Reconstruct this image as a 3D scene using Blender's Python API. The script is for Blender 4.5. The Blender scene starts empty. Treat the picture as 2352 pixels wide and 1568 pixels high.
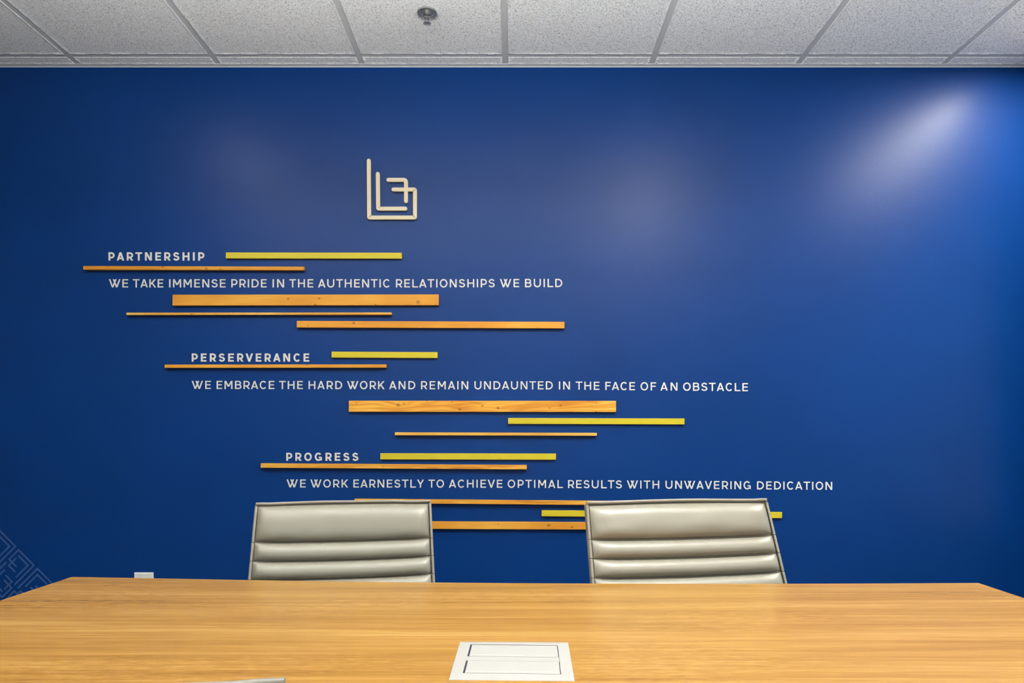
import bpy, math, random
from mathutils import Vector, Matrix, noise
random.seed(7)
S = bpy.context.scene
COL = S.collection

# ------------------------------------------------------------------ camera
F = 1568.0            # focal length in photo pixels (2352 wide)
VX, VY = 1179.0, 1002.0   # vanishing point
D = 2.912             # distance to the blue wall
H = 1.09              # eye height
ZC = H + 1.577        # grid height of the ceiling
XL, XR, YB = -2.62, 2.186, -3.2    # side walls, wall behind the camera
cam = bpy.data.cameras.new('camera'); co = bpy.data.objects.new('camera', cam); COL.objects.link(co)
co.location = (0, 0, H); co.rotation_euler = (math.radians(90), 0, 0)
cam.sensor_width = 36; cam.lens = 36 * F / 2352
cam.shift_x = (1176 - VX) / 2352; cam.shift_y = (VY - 784) / 2352
cam.clip_start = 0.02
S.camera = co
S.view_settings.view_transform = 'Standard'; S.view_settings.look = 'None'
S.view_settings.gamma = 1; S.view_settings.use_curve_mapping = False
S.view_settings.exposure = 0.0

# ------------------------------------------------------------------ world and lamps
w = bpy.data.worlds.new('world'); S.world = w; w.use_nodes = True
w.node_tree.nodes['Background'].inputs[0].default_value = (0.75, 0.87, 1.0, 1)
w.node_tree.nodes['Background'].inputs[1].default_value = 1.0

def lamp(name, loc, rot, size, power, color=(1, 1, 1), shape='DISK', size_y=None, spread=180):
    l = bpy.data.lights.new(name, 'AREA'); l.shape = shape; l.size = size
    if size_y: l.size_y = size_y
    l.energy = power; l.color = color; l.spread = math.radians(spread)
    o = bpy.data.objects.new(name, l); o.location = loc; o.rotation_euler = rot; COL.objects.link(o)
    return o
WARM = (1.0, 0.96, 0.90)
LIGHTS = [  # x, y, lens radius, power : recessed downlights, two set by wall glare, the rest added unseen fill
    (0.86, 1.30, 0.085, 37), (-1.50, 1.95, 0.085, 5),
    (-0.34, 0.20, 0.085, 5), (-1.75, 0.4, 0.085, 22), (1.65, -0.2, 0.085, 22),  # from here on: unseen lamps added to fill the room by bounce
    (0.9, -1.8, 0.085, 24), (-1.2, -1.8, 0.085, 24)]
for x, y, r, p in LIGHTS:
    lamp('downlight_lamp', (x, y, ZC - 0.012), (0, 0, 0), 2 * r, p, WARM)
STRIP = (2.085, 2.12, 0.96, 0.07)   # added unseen strip imitating hazy glare at upper right, x, y, length, width
lamp('strip_lamp', (STRIP[0], STRIP[1], ZC - 0.016), (0, 0, math.radians(90)), STRIP[2], 46, (1.0, 0.95, 0.86), 'RECTANGLE', STRIP[3])
# added unseen uplight over the table: brightens the ceiling only
UPFILL = (-0.15, 1.05, 2.13, 2.6)
lamp('pendant_uplight', (UPFILL[0], UPFILL[1], UPFILL[2] + 0.03), (math.radians(180), 0, 0), UPFILL[3], 165, (0.97, 1.0, 0.955), 'RECTANGLE', 0.06)
# fill through an added window behind the camera; daylight through the right wall's window
lamp('window_daylight', (-0.3, YB - 0.25, 1.55), (math.radians(90), 0, 0), 3.0, 40, (0.86, 0.93, 1.0), 'RECTANGLE', 1.4)
lamp('side_window_daylight', (XR + 0.3, 1.35, 1.35), (math.radians(90), 0, math.radians(90)), 2.2, 5, (0.86, 0.93, 1.0), 'RECTANGLE', 1.4)

# ------------------------------------------------------------------ pixel helpers
def wx(px, d): return (px - VX) * d / F
def wz(py, d): return H - (py - VY) * d / F

# ------------------------------------------------------------------ node helpers
def mat(name):
    m = bpy.data.materials.new(name); m.use_nodes = True
    return m, m.node_tree.nodes, m.node_tree.links, m.node_tree.nodes['Principled BSDF']
def plain(name, col, rough=0.5, metal=0.0, coat=0.0, spec=0.5, bump=None):
    m, N, L, b = mat(name)
    b.inputs['Base Color'].default_value = (*col, 1); b.inputs['Roughness'].default_value = rough
    b.inputs['Metallic'].default_value = metal; b.inputs['Coat Weight'].default_value = coat
    b.inputs['Specular IOR Level'].default_value = spec
    if bump:
        tc = N.new('ShaderNodeTexCoord'); nz = N.new('ShaderNodeTexNoise'); nz.inputs['Scale'].default_value = bump[0]
        nz.inputs['Detail'].default_value = 4
        bp = N.new('ShaderNodeBump'); bp.inputs['Strength'].default_value = bump[1]; bp.inputs['Distance'].default_value = bump[2]
        L.new(tc.outputs['Object'], nz.inputs['Vector']); L.new(nz.outputs[0], bp.inputs['Height']); L.new(bp.outputs[0], b.inputs['Normal'])
    return m
def math_node(N, L, op, a, b=None, c=None):
    n = N.new('ShaderNodeMath'); n.operation = op
    for i, v in enumerate((a, b, c)):
        if v is None: continue
        if isinstance(v, (int, float)): n.inputs[i].default_value = v
        else: L.new(v, n.inputs[i])
    return n.outputs[0]
def ramp(N, L, src, stops):
    r = N.new('ShaderNodeValToRGB'); e = r.color_ramp.elements
    while len(e) < len(stops): e.new(0.5)
    for k, (p, c) in enumerate(stops):
        e[k].position = p; e[k].color = (*c, 1) if len(c) == 3 else c
    L.new(src, r.inputs[0]); return r.outputs[0]
def mapping(N, L, src, scale, loc=(0, 0, 0)):
    mp = N.new('ShaderNodeMapping'); mp.inputs['Scale'].default_value = scale; mp.inputs['Location'].default_value = loc
    L.new(src, mp.inputs['Vector']); return mp.outputs[0]
def noise_node(N, L, vec, scale=1.0, detail=3, rough=0.5):
    n = N.new('ShaderNodeTexNoise'); n.inputs['Scale'].default_value = scale; n.inputs['Detail'].default_value = detail
    n.inputs['Roughness'].default_value = rough; L.new(vec, n.inputs['Vector']); return n.outputs[0]
def mix(N, L, fac, a, b, mode='MIX'):
    n = N.new('ShaderNodeMix'); n.data_type = 'RGBA'; n.blend_type = mode
    for s, v in ((n.inputs[0], fac), (n.inputs[6], a), (n.inputs[7], b)):
        if isinstance(v, (int, float)): s.default_value = v
        elif isinstance(v, tuple): s.default_value = (*v, 1)
        else: L.new(v, s)
    return n.outputs[2]

def srgb(r, g, b):
    f = lambda c: c / 12.92 if c <= 0.04045 else ((c + 0.055) / 1.055) ** 2.4
    return (f(r / 255), f(g / 255), f(b / 255))

# wall paint: satin, with a roller's orange peel
def wall_paint(name, col, rough, spec=0.5):
    m, N, L, b = mat(name)
    tc = N.new('ShaderNodeTexCoord')
    n1 = noise_node(N, L, tc.outputs['Object'], 170, 2)
    n2 = noise_node(N, L, tc.outputs['Object'], 2.2, 2)
    c = mix(N, L, ramp(N, L, n2, [(0.3, (0, 0, 0)), (0.7, (1, 1, 1))]), tuple(v * 0.94 for v in col), tuple(v * 1.06 for v in col))
    L.new(c, b.inputs['Base Color'])
    b.inputs['Roughness'].default_value = rough; b.inputs['Specular IOR Level'].default_value = spec
    bp = N.new('ShaderNodeBump'); bp.inputs['Strength'].default_value = 0.15; bp.inputs['Distance'].default_value = 0.0014
    L.new(n1, bp.inputs['Height']); L.new(bp.outputs[0], b.inputs['Normal'])
    return m
M_BLUE = wall_paint('blue_satin_paint', (0.0, 0.0245, 0.128), 0.39, 0.17)
M_WHITE = wall_paint('warm_grey_wall_paint', (0.13, 0.127, 0.123), 0.6)

def tile_mat():
    m, N, L, b = mat('fissured_mineral_tile')
    tc = N.new('ShaderNodeTexCoord'); oi = N.new('ShaderNodeObjectInfo')
    off = N.new('ShaderNodeVectorMath'); off.operation = 'ADD'; L.new(tc.outputs['Object'], off.inputs[0])
    mul = N.new('ShaderNodeVectorMath'); mul.operation = 'SCALE'; mul.inputs[0].default_value = (13, 7, 3); L.new(oi.outputs['Random'], mul.inputs['Scale'])
    L.new(mul.outputs[0], off.inputs[1]); v = off.outputs[0]
    warp = noise_node(N, L, v, 18, 2)
    wv = N.new('ShaderNodeVectorMath'); wv.operation = 'ADD'; L.new(v, wv.inputs[0])
    ws = N.new('ShaderNodeVectorMath'); ws.operation = 'SCALE'; ws.inputs[0].default_value = (0.03, 0.03, 0.03); L.new(warp, ws.inputs['Scale']); L.new(ws.outputs[0], wv.inputs[1])
    fis = noise_node(N, L, mapping(N, L, wv.outputs[0], (190, 280, 190)), 1, 3, 0.65)
    grain = noise_node(N, L, v, 230, 3, 0.6)
    pit = ramp(N, L, fis, [(0.34, (0, 0, 0)), (0.45, (1, 1, 1))])
    c = mix(N, L, pit, (0.42, 0.42, 0.42), (0.95, 0.95, 0.95))  # shade inside the pits is darkened into the colour
    c2 = mix(N, L, grain, (0.66, 0.66, 0.66), (1.1, 1.1, 1.1))
    L.new(mix(N, L, 1.0, c, c2, 'MULTIPLY'), b.inputs['Base Color']); b.inputs['Roughness'].default_value = 0.9
    b.inputs['Specular IOR Level'].default_value = 0.1
    hgt = math_node(N, L, 'ADD', pit, math_node(N, L, 'MULTIPLY', grain, 0.8))
    bp = N.new('ShaderNodeBump'); bp.inputs['Strength'].default_value = 0.85; bp.inputs['Distance'].default_value = 0.0022
    L.new(hgt, bp.inputs['Height']); L.new(bp.outputs[0], b.inputs['Normal'])
    return m
M_TILE = tile_mat()
M_TEE = plain('grid_enamel', (0.52, 0.52, 0.52), 0.45)
M_ANGLE = plain('angle_enamel', (0.62, 0.62, 0.62), 0.4)

def table_mat():
    m, N, L, b = mat('oak_laminate')
    tc = N.new('ShaderNodeTexCoord'); v = tc.outputs['Object']
    wob = noise_node(N, L, mapping(N, L, v, (1.2, 5, 1)), 1, 2)
    wv = N.new('ShaderNodeVectorMath'); wv.operation = 'ADD'; L.new(v, wv.inputs[0])
    cx = N.new('ShaderNodeCombineXYZ'); L.new(math_node(N, L, 'MULTIPLY', wob, 0.035), cx.inputs['Y']); L.new(cx.outputs[0], wv.inputs[1])
    band = noise_node(N, L, mapping(N, L, wv.outputs[0], (0.9, 16, 1)), 1, 3, 0.55)
    streak = noise_node(N, L, mapping(N, L, wv.outputs[0], (2.2, 110, 1)), 1, 4, 0.6)
    fine = noise_node(N, L, mapping(N, L, wv.outputs[0], (14, 520, 1)), 1, 3, 0.6)
    ray = noise_node(N, L, mapping(N, L, wv.outputs[0], (34, 150, 1)), 1, 3, 0.7)
    raym = ramp(N, L, noise_node(N, L, mapping(N, L, v, (1.7, 7, 1), (3, 1, 0)), 1, 1), [(0.48, (0, 0, 0)), (0.62, (1, 1, 1))])
    s = math_node(N, L, 'ADD', math_node(N, L, 'MULTIPLY', band, 0.36), math_node(N, L, 'MULTIPLY', streak, 0.38))
    s = math_node(N, L, 'ADD', s, math_node(N, L, 'MULTIPLY', fine, 0.26))
    rr = math_node(N, L, 'MULTIPLY', math_node(N, L, 'MULTIPLY', math_node(N, L, 'SUBTRACT', ray, 0.5), 0.34), raym)
    s = math_node(N, L, 'ADD', s, rr)
    c = ramp(N, L, s, [(0.33, TB[0]), (0.46, TB[1]), (0.56, TB[2]), (0.70, TB[3])])
    L.new(c, b.inputs['Base Color']); b.inputs['Roughness'].default_value = 0.27
    b.inputs['Specular IOR Level'].default_value = 0.5
    bp = N.new('ShaderNodeBump'); bp.inputs['Strength'].default_value = 0.08; bp.inputs['Distance'].default_value = 0.001
    L.new(s, bp.inputs['Height']); L.new(bp.outputs[0], b.inputs['Normal'])
    return m
TB = [(0.205, 0.090, 0.011), (0.285, 0.140, 0.023), (0.35, 0.188, 0.039), (0.44, 0.27, 0.074)]
M_TABLE = table_mat()

def pine_mat(name, knots=(), seed=0.0, figure=0.0, tone=1.0, pink=0.0):
    """Clear-finished softwood.  knots: (x, z, radius) in the bar's own frame; grain bends round each."""
    m, N, L, b = mat(name)
    tc = N.new('ShaderNodeTexCoord'); v = tc.outputs['Object']
    sp = N.new('ShaderNodeSeparateXYZ'); L.new(v, sp.inputs[0]); X, Y, Z = sp.outputs
    bend, dark = 0.0, 0.0
    for kx, kz, r in knots:
        dx = math_node(N, L, 'SUBTRACT', X, kx); dz = math_node(N, L, 'SUBTRACT', Z, kz)
        q = math_node(N, L, 'ADD', math_node(N, L, 'POWER', math_node(N, L, 'MULTIPLY', dx, 0.33), 2.0), math_node(N, L, 'POWER', dz, 2.0))
        g = math_node(N, L, 'EXPONENT', math_node(N, L, 'MULTIPLY', q, -1 / (2.4 * r) ** 2))
        q2 = math_node(N, L, 'ADD', math_node(N, L, 'POWER', math_node(N, L, 'MULTIPLY', dx, 0.8), 2.0), math_node(N, L, 'POWER', dz, 2.0))
        k = math_node(N, L, 'EXPONENT', math_node(N, L, 'MULTIPLY', q2, -1 / (0.6 * r) ** 2))
        bend = math_node(N, L, 'ADD', math_node(N, L, 'MULTIPLY', g, 1.5 * r), bend)
        dark = math_node(N, L, 'MAXIMUM', k, dark)
    zz = math_node(N, L, 'ADD', math_node(N, L, 'ADD', Z, Y), bend)
    cb = N.new('ShaderNodeCombineXYZ'); L.new(X, cb.inputs[0]); L.new(zz, cb.inputs[2]); cb.inputs[1].default_value = seed
    g1 = noise_node(N, L, mapping(N, L, cb.outputs[0], (2.0, 1, 26)), 1, 2)
    rings = math_node(N, L, 'SINE', math_node(N, L, 'ADD', math_node(N, L, 'MULTIPLY', g1, 42.0 if figure else 26.0), math_node(N, L, 'MULTIPLY', zz, 160.0 if figure else 900.0)))
    g2 = noise_node(N, L, mapping(N, L, cb.outputs[0], (9, 1, 420)), 1, 3)
    g3 = noise_node(N, L, mapping(N, L, cb.outputs[0], (3.0, 1, 8), (seed * 3, 0, 0)), 1, 2)
    amp = 0.12 if figure else 0.025
    s = math_node(N, L, 'ADD', math_node(N, L, 'MULTIPLY', rings, amp), math_node(N, L, 'MULTIPLY', g2, 0.25))
    s = math_node(N, L, 'ADD', s, math_node(N, L, 'MULTIPLY', g3, 0.75))
    a, bb, cc = PINE
    t = lambda c: tuple(min(1, x * tone * (1 + pink * k)) for x, k in zip(c, (0.02, 0.35, 1.6)))
    c = ramp(N, L, s, [(0.30, t(a)), (0.52, t(bb)), (0.72, t(cc))])
    if knots: c = mix(N, L, math_node(N, L, 'MULTIPLY', math_node(N, L, 'POWER', dark, 0.6), 0.85), c, (0.12, 0.035, 0.004))
    L.new(c, b.inputs['Base Color']); b.inputs['Roughness'].default_value = 0.55
    b.inputs['Specular IOR Level'].default_value = 0.25
    return m
PINE = [(0.43, 0.155, 0.010), (0.56, 0.245, 0.024), (0.68, 0.36, 0.055)]
M_YELLOW = plain('yellow_lacquer', (0.48, 0.385, 0.014), 0.45, spec=0.3)
M_LETTER = plain('pale_acrylic', (0.60, 0.58, 0.53), 0.5)
M_LOGO = plain('cream_acrylic', (0.62, 0.53, 0.37), 0.5)
M_DECAL = plain('slate_decal', (0.028, 0.072, 0.20), 0.5)
M_LEATHER = plain('taupe_leather', (0.190, 0.177, 0.138), 0.37, spec=0.6, bump=(420, 0.12, 0.0006))
M_LEATHER2 = plain('taupe_leather_edge', (0.20, 0.18, 0.145), 0.42, bump=(420, 0.15, 0.0006))
M_THREAD = plain('taupe_thread', (0.40, 0.37, 0.31), 0.7)
M_HOLE = plain('dark_stitch', (0.035, 0.03, 0.02), 0.8)
M_CHROME = plain('chrome', (0.62, 0.62, 0.62), 0.16, 1.0)
M_STEEL = plain('brushed_steel', (0.30, 0.30, 0.30), 0.35, 0.55)
M_BLACK = plain('black_plastic', (0.02, 0.02, 0.02), 0.5)
M_DARK = plain('dark_recess', (0.008, 0.009, 0.02), 0.7)  # near-black colour stands in for shade in gaps and slots
M_MODULE = plain('white_enamel', (0.385, 0.38, 0.355), 0.3)
M_OUTLET = plain('white_plastic', (0.66, 0.67, 0.63), 0.35)
M_CARPET = plain('grey_carpet', (0.16, 0.16, 0.16), 0.95, bump=(600, 0.6, 0.004))
M_BASE = plain('grey_rubber', (0.10, 0.10, 0.11), 0.6)

# ------------------------------------------------------------------ mesh helpers
class MB:
    def __init__(s): s.v = []; s.f = []
    def face_block(s, vs, fs):
        k = len(s.v); s.v += [tuple(p) for p in vs]; s.f += [tuple(i + k for i in f) for f in fs]; return s
    def box(s, lo, hi, bev=0.0):
        if bev <= 0:
            (a, b, c), (d, e, f) = lo, hi
            return s.face_block([(a, b, c), (d, b, c), (d, e, c), (a, e, c), (a, b, f), (d, b, f), (d, e, f), (a, e, f)],
                                [(0, 3, 2, 1), (4, 5, 6, 7), (0, 1, 5, 4), (1, 2, 6, 5), (2, 3, 7, 6), (3, 0, 4, 7)])
        import bmesh
        bm = bmesh.new(); bmesh.ops.create_cube(bm, size=1)
        for v in bm.verts: v.co = Vector([lo[i] + (v.co[i] + 0.5) * (hi[i] - lo[i]) for i in range(3)])
        bmesh.ops.bevel(bm, geom=bm.edges[:], offset=bev, segments=2, affect='EDGES', profile=0.5)
        bm.verts.index_update()
        s.face_block([v.co[:] for v in bm.verts], [[v.index for v in f.verts] for f in bm.faces]); bm.free(); return s
    def tube(s, pts, r, n=10, cap=True, sx=1.0):
        pts = [Vector(p) for p in pts]; rad = r if isinstance(r, (list, tuple)) else [r] * len(pts)
        rings = []; up = None
        for i, p in enumerate(pts):
            t = (pts[min(i + 1, len(pts) - 1)] - pts[max(i - 1, 0)]).normalized()
            if up is None: up = Vector((0, 0, 1)) if abs(t.z) < 0.9 else Vector((0, 1, 0))
            side = t.cross(up).normalized(); up = side.cross(t).normalized()
            rings.append([p + side * (rad[i] * sx * math.cos(2 * math.pi * k / n)) + up * (rad[i] * math.sin(2 * math.pi * k / n)) for k in range(n)])
        vs = [q for rg in rings for q in rg]; fs = []
        for i in range(len(rings) - 1):
            for k in range(n):
                a = i * n + k; b = i * n + (k + 1) % n
                fs.append((a, b, b + n, a + n))
        if cap: fs += [tuple(range(n))[::-1], tuple(range(len(vs) - n, len(vs)))]
        return s.face_block(vs, fs)
    def lathe(s, prof, n=32, c=(0, 0, 0)):
        vs = [(c[0] + r * math.cos(2 * math.pi * k / n), c[1] + r * math.sin(2 * math.pi * k / n), c[2] + z) for r, z in prof for k in range(n)]
        fs = [(i * n + k, i * n + (k + 1) % n, (i + 1) * n + (k + 1) % n, (i + 1) * n + k) for i in range(len(prof) - 1) for k in range(n)]
        return s.face_block(vs, fs)
    def prism(s, poly, y0, y1):   # polygon in (x, z), extruded along y
        n = len(poly)
        return s.face_block([(x, y0, z) for x, z in poly] + [(x, y1, z) for x, z in poly],
                            [tuple(range(n)), tuple(range(2 * n - 1, n - 1, -1))] + [((i + 1) % n, i, i + n, (i + 1) % n + n) for i in range(n)])
    def slab(s, poly, z0, z1):    # polygon in (x, y), extruded along z
        n = len(poly)
        return s.face_block([(x, y, z0) for x, y in poly] + [(x, y, z1) for x, y in poly],
                            [tuple(range(n - 1, -1, -1)), tuple(range(n, 2 * n))] + [(i, (i + 1) % n, (i + 1) % n + n, i + n) for i in range(n)])
    def strip(s, Lp, Rp, y0, y1, closed=False):   # ribbon between two polylines in (x, z), front at y0, back at y1
        n = len(Lp); vs = [(x, y0, z) for x, z in Lp] + [(x, y0, z) for x, z in Rp] + [(x, y1, z) for x, z in Lp] + [(x, y1, z) for x, z in Rp]
        fs = []
        for i in range(n if closed else n - 1):
            j = (i + 1) % n
            fs += [(i, j, n + j, n + i), (2 * n + i, 3 * n + i, 3 * n + j, 2 * n + j), (i, 2 * n + i, 2 * n + j, j), (n + i, n + j, 3 * n + j, 3 * n + i)]
        if not closed: fs += [(0, n, 3 * n, 2 * n), (n - 1, 3 * n - 1, 4 * n - 1, 2 * n - 1)]
        return s.face_block(vs, fs)
    def mesh(s, name, m, smooth=False):
        me = bpy.data.meshes.new(name); me.from_pydata(s.v, [], s.f); me.update()
        import bmesh
        bm = bmesh.new(); bm.from_mesh(me); bmesh.ops.recalc_face_normals(bm, faces=bm.faces); bm.to_mesh(me); bm.free()
        me.materials.append(m)
        if smooth:
            me.polygons.foreach_set('use_smooth', [True] * len(me.polygons))
            try: me.set_sharp_from_angle(angle=math.radians(40))
            except Exception: pass
        return me
    def build(s, name, m, parent=None, smooth=False, loc=None, rot=None):
        return put(name, s.mesh(name, m, smooth), parent, loc, rot)
def put(name, me, parent=None, loc=None, rot=None):
    o = bpy.data.objects.new(name, me); COL.objects.link(o)
    if parent: o.parent = parent
    if loc: o.location = loc
    if rot: o.rotation_euler = rot
    return o
def tag(o, label, cat, group=None):
    o['label'] = label; o['category'] = cat
    if group: o['group'] = group
    return o
def thing(name, label, cat, loc=(0, 0, 0), rz=0.0, group=None):
    o = bpy.data.objects.new(name, None); COL.objects.link(o); o.empty_display_size = 0.05
    o.location = loc; o.rotation_euler = (0, 0, rz); return tag(o, label, cat, group)
def structure(o): o['kind'] = 'structure'; return o
def ribbon(pts, t, closed=False):
    """Offset a 2-D polyline to both sides with mitred joins."""
    n = len(pts); Lp, Rp = [], []
    for i in range(n):
        p = Vector(pts[i])
        a = Vector(pts[i - 1]) if (i > 0 or closed) else None
        b = Vector(pts[(i + 1) % n]) if (i < n - 1 or closed) else None
        d1 = (p - a).normalized() if a is not None else None; d2 = (b - p).normalized() if b is not None else None
        if d1 is None: d1 = d2
        if d2 is None: d2 = d1
        n1 = Vector((-d1.y, d1.x)); n2 = Vector((-d2.y, d2.x)); m_ = n1 + n2
        m_ = m_.normalized() if m_.length > 1e-6 else n1
        k = (t / 2) / max(0.35, m_.dot(n1))
        Lp.append(tuple(p + m_ * k)); Rp.append(tuple(p - m_ * k))
    return Lp, Rp

# ------------------------------------------------------------------ the room
o = MB().box((XL - 0.15, D, 0), (XR + 0.15, D + 0.15, ZC + 0.3)).build('wall_back', M_BLUE); structure(o)
o = MB().box((XL - 0.15, YB - 0.15, 0), (XL, D, ZC + 0.3)).build('wall_left', M_WHITE); structure(o)
o = MB().box((XL - 0.15, YB - 0.4, -0.1), (XR + 0.15, D + 0.15, 0)).build('floor', M_CARPET); structure(o)
# right wall: blue return by the corner, window further along, white below and beyond
WY0, WY1, WZ0, WZ1 = 0.25, D - 0.20, 0.66, 2.25
b = MB(); b.box((XR, WY1, 0), (XR + 0.15, D, ZC + 0.3)); b.box((XR, WY0, WZ1), (XR + 0.15, WY1, ZC + 0.3))
b.box((XR, YB - 0.15, 0), (XR + 0.15, WY0, ZC + 0.3)); b.box((XR, WY0, 0), (XR + 0.15, WY1, WZ0))
wr = structure(b.build('wall_right', M_WHITE))
wr.data.materials.append(M_BLUE)
for p_ in wr.data.polygons:
    if p_.center.y > WY1 + 0.001: p_.material_index = 1
wn = MB()
for a, c in (((WY0, WZ0), (WY1, WZ0 + 0.05)), ((WY0, WZ1 - 0.05), (WY1, WZ1)), ((WY0, WZ0), (WY0 + 0.05, WZ1)), ((WY1 - 0.05, WZ0), (WY1, WZ1)), (((WY0 + WY1) / 2 - 0.03, WZ0), ((WY0 + WY1) / 2 + 0.03, WZ1))):
    wn.box((XR + 0.03, a[0], a[1]), (XR + 0.11, c[0], c[1]))
w1 = structure(wn.build('window_1', M_OUTLET))
def pane_mat():
    m, N, L, b = mat('window_glass'); N.remove(b)
    t = N.new('ShaderNodeBsdfTransparent'); g = N.new('ShaderNodeBsdfGlossy'); g.inputs['Roughness'].default_value = 0.02
    t.inputs[0].default_value = (0.9, 0.94, 0.93, 1)
    mx = N.new('ShaderNodeMixShader'); mx.inputs[0].default_value = 0.06
    L.new(t.outputs[0], mx.inputs[1]); L.new(g.outputs[0], mx.inputs[2]); L.new(mx.outputs[0], N['Material Output'].inputs[0])
    return m
M_PANE = pane_mat()
MB().box((XR + 0.065, WY0 + 0.04, WZ0 + 0.04), (XR + 0.071, WY1 - 0.04, WZ1 - 0.04)).build('pane', M_PANE, w1)
# wall behind the camera; its wide window is added to let in fill light
BX0, BX1, BZ0, BZ1 = -1.9, 1.3, 0.85, 2.25
b = MB(); b.box((XL, YB - 0.15, 0), (XR, YB, BZ0)); b.box((XL, YB - 0.15, BZ1), (XR, YB, ZC + 0.3))
b.box((XL, YB - 0.15, BZ0), (BX0, YB, BZ1)); b.box((BX1, YB - 0.15, BZ0), (XR, YB, BZ1))
structure(b.build('wall_front', M_WHITE))
wn = MB()
for x0, z0, x1, z1 in ((BX0, BZ0, BX1, BZ0 + 0.05), (BX0, BZ1 - 0.05, BX1, BZ1), (BX0, BZ0, BX0 + 0.05, BZ1), (BX1 - 0.05, BZ0, BX1, BZ1), (-0.33, BZ0, -0.27, BZ1)):
    wn.box((x0, YB - 0.11, z0), (x1, YB - 0.04, z1))
w2 = structure(wn.build('window_2', M_OUTLET))
MB().box((BX0 + 0.04, YB - 0.078, BZ0 + 0.04), (BX1 - 0.04, YB - 0.072, BZ1 - 0.04)).build('pane', M_PANE, w2)
structure(MB().box((XL, D - 0.012, 0), (XR, D, 0.10)).build('baseboard_back', M_BASE))
structure(MB().box((XL, YB, 0), (XL + 0.012, D - 0.012, 0.10)).build('baseboard_left', M_BASE))
structure(MB().box((XR - 0.012, YB, 0), (XR, D - 0.012, 0.10)).build('baseboard_right', M_BASE))

# ------------------------------------------------------------------ ceiling: recessed grid and dropped-edge tiles
ceil = structure(MB().box((XL - 0.15, YB - 0.15, ZC + 0.3), (XR + 0.15, D + 0.15, ZC + 0.4)).build('ceiling', M_WHITE))
gx = [wx(p, D) for p in (187, 507, 834, 1161, 1494, 1828, 2160)]
while gx[0] > XL: gx.insert(0, gx[0] - 0.6096)
gx[0] = XL
gx.append(XR)
gy = [D, 0.9712 * D]
while gy[-1] > YB + 0.62: gy.append(gy[-1] - 0.6096)
gy.append(YB)
TW = 0.0125
for x in gx[1:-1]:
    MB().box((x - TW, YB, ZC), (x + TW, D, ZC + 0.004)).box((x - 0.002, YB, ZC + 0.003), (x + 0.002, D, ZC + 0.038)).build('grid_bar', M_TEE, ceil)
for y in gy[1:-1]:
    MB().box((XL, y - TW, ZC + 0.0008), (XR, y + TW, ZC + 0.0045)).box((XL, y - 0.002, ZC + 0.0035), (XR, y + 0.002, ZC + 0.038)).build('grid_bar', M_TEE, ceil)
cans = [(x, y) for x, y, r, p in LIGHTS]
def tile_mesh(x0, x1, y0, y1, e, holes=()):
    """Tile with a dropped, slightly crumbly face edge; origin at its centre."""
    cx, cy = (x0 + x1) / 2, (y0 + y1) / 2
    hx0, hx1, hy0, hy1 = x0 + e[0] - cx, x1 - e[1] - cx, y0 + e[2] - cy, y1 - e[3] - cy
    n = 22; per = []
    for k in range(n): per.append((hx0 + (hx1 - hx0) * k / n, hy0))
    for k in range(n): per.append((hx1, hy0 + (hy1 - hy0) * k / n))
    for k in range(n): per.append((hx1 - (hx1 - hx0) * k / n, hy1))
    for k in range(n): per.append((hx0, hy1 - (hy1 - hy0) * k / n))
    R = random.uniform
    low = [(x + R(-1, 1) * 0.0013 + (0.0015 if x <= hx0 + 1e-6 else -0.0015 if x >= hx1 - 1e-6 else 0),
            y + R(-1, 1) * 0.0013 + (0.0015 if y <= hy0 + 1e-6 else -0.0015 if y >= hy1 - 1e-6 else 0)) for x, y in per]
    ins = [(max(hx0 + 0.012, min(hx1 - 0.012, x)), max(hy0 + 0.012, min(hy1 - 0.012, y))) for x, y in per]
    m = len(per); vs = [(x, y, -0.0006 if y < hy0 + 0.01 else -0.0012 - abs(R(-1, 1)) * 0.0022) for x, y in low] + [(x, y, -0.0003) for x, y in per] + [(x, y, 0.016) for x, y in per]
    vs += [(x, y, -0.0006) for x, y in ins]
    fs = [tuple(range(3 * m, 4 * m))] + [(i, (i + 1) % m, 3 * m + (i + 1) % m, 3 * m + i) for i in range(m)] + [(i, (i + 1) % m, (i + 1) % m + m, i + m) for i in range(m)] + [(i + m, (i + 1) % m + m, (i + 1) % m + 2 * m, i + 2 * m) for i in range(m)] + [tuple(range(3 * m - 1, 2 * m - 1, -1))]
    return MB().face_block(vs, fs).mesh('ceiling_tile', M_TILE)
cache = {}
for i in range(len(gx) - 1):
    for j in range(len(gy) - 1):
        x0, x1, y1, y0 = gx[i], gx[i + 1], gy[j], gy[j + 1]
        e = (0.002 if i == 0 else TW, 0.002 if i == len(gx) - 2 else TW, 0.002 if j == len(gy) - 2 else TW, 0.021 if j == 0 else TW)
        if j in (0, len(gy) - 2) or (i, j) in ((i, 1), (i, 2)): me = tile_mesh(x0, x1, y0, y1, e)
        else:
            if i not in cache: cache[i] = tile_mesh(x0, x1, y0, y1, e)
            me = cache[i]
        put('ceiling_tile', me, ceil, ((x0 + x1) / 2, (y0 + y1) / 2, ZC))
# white edge angle along the blue wall
o = MB().box((XL, D - 0.022, ZC - 0.0015), (XR, D, ZC)).box((XL, D - 0.0022, ZC - 0.0035), (XR, D, ZC + 0.02)).build('trim_1', M_ANGLE); structure(o)
for nm, x0, x1 in (('trim_2', XL, XL + 0.022), ('trim_3', XR - 0.022, XR)):
    structure(MB().box((x0, YB, ZC - 0.0015), (x1, D - 0.022, ZC)).build(nm, M_ANGLE))

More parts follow.
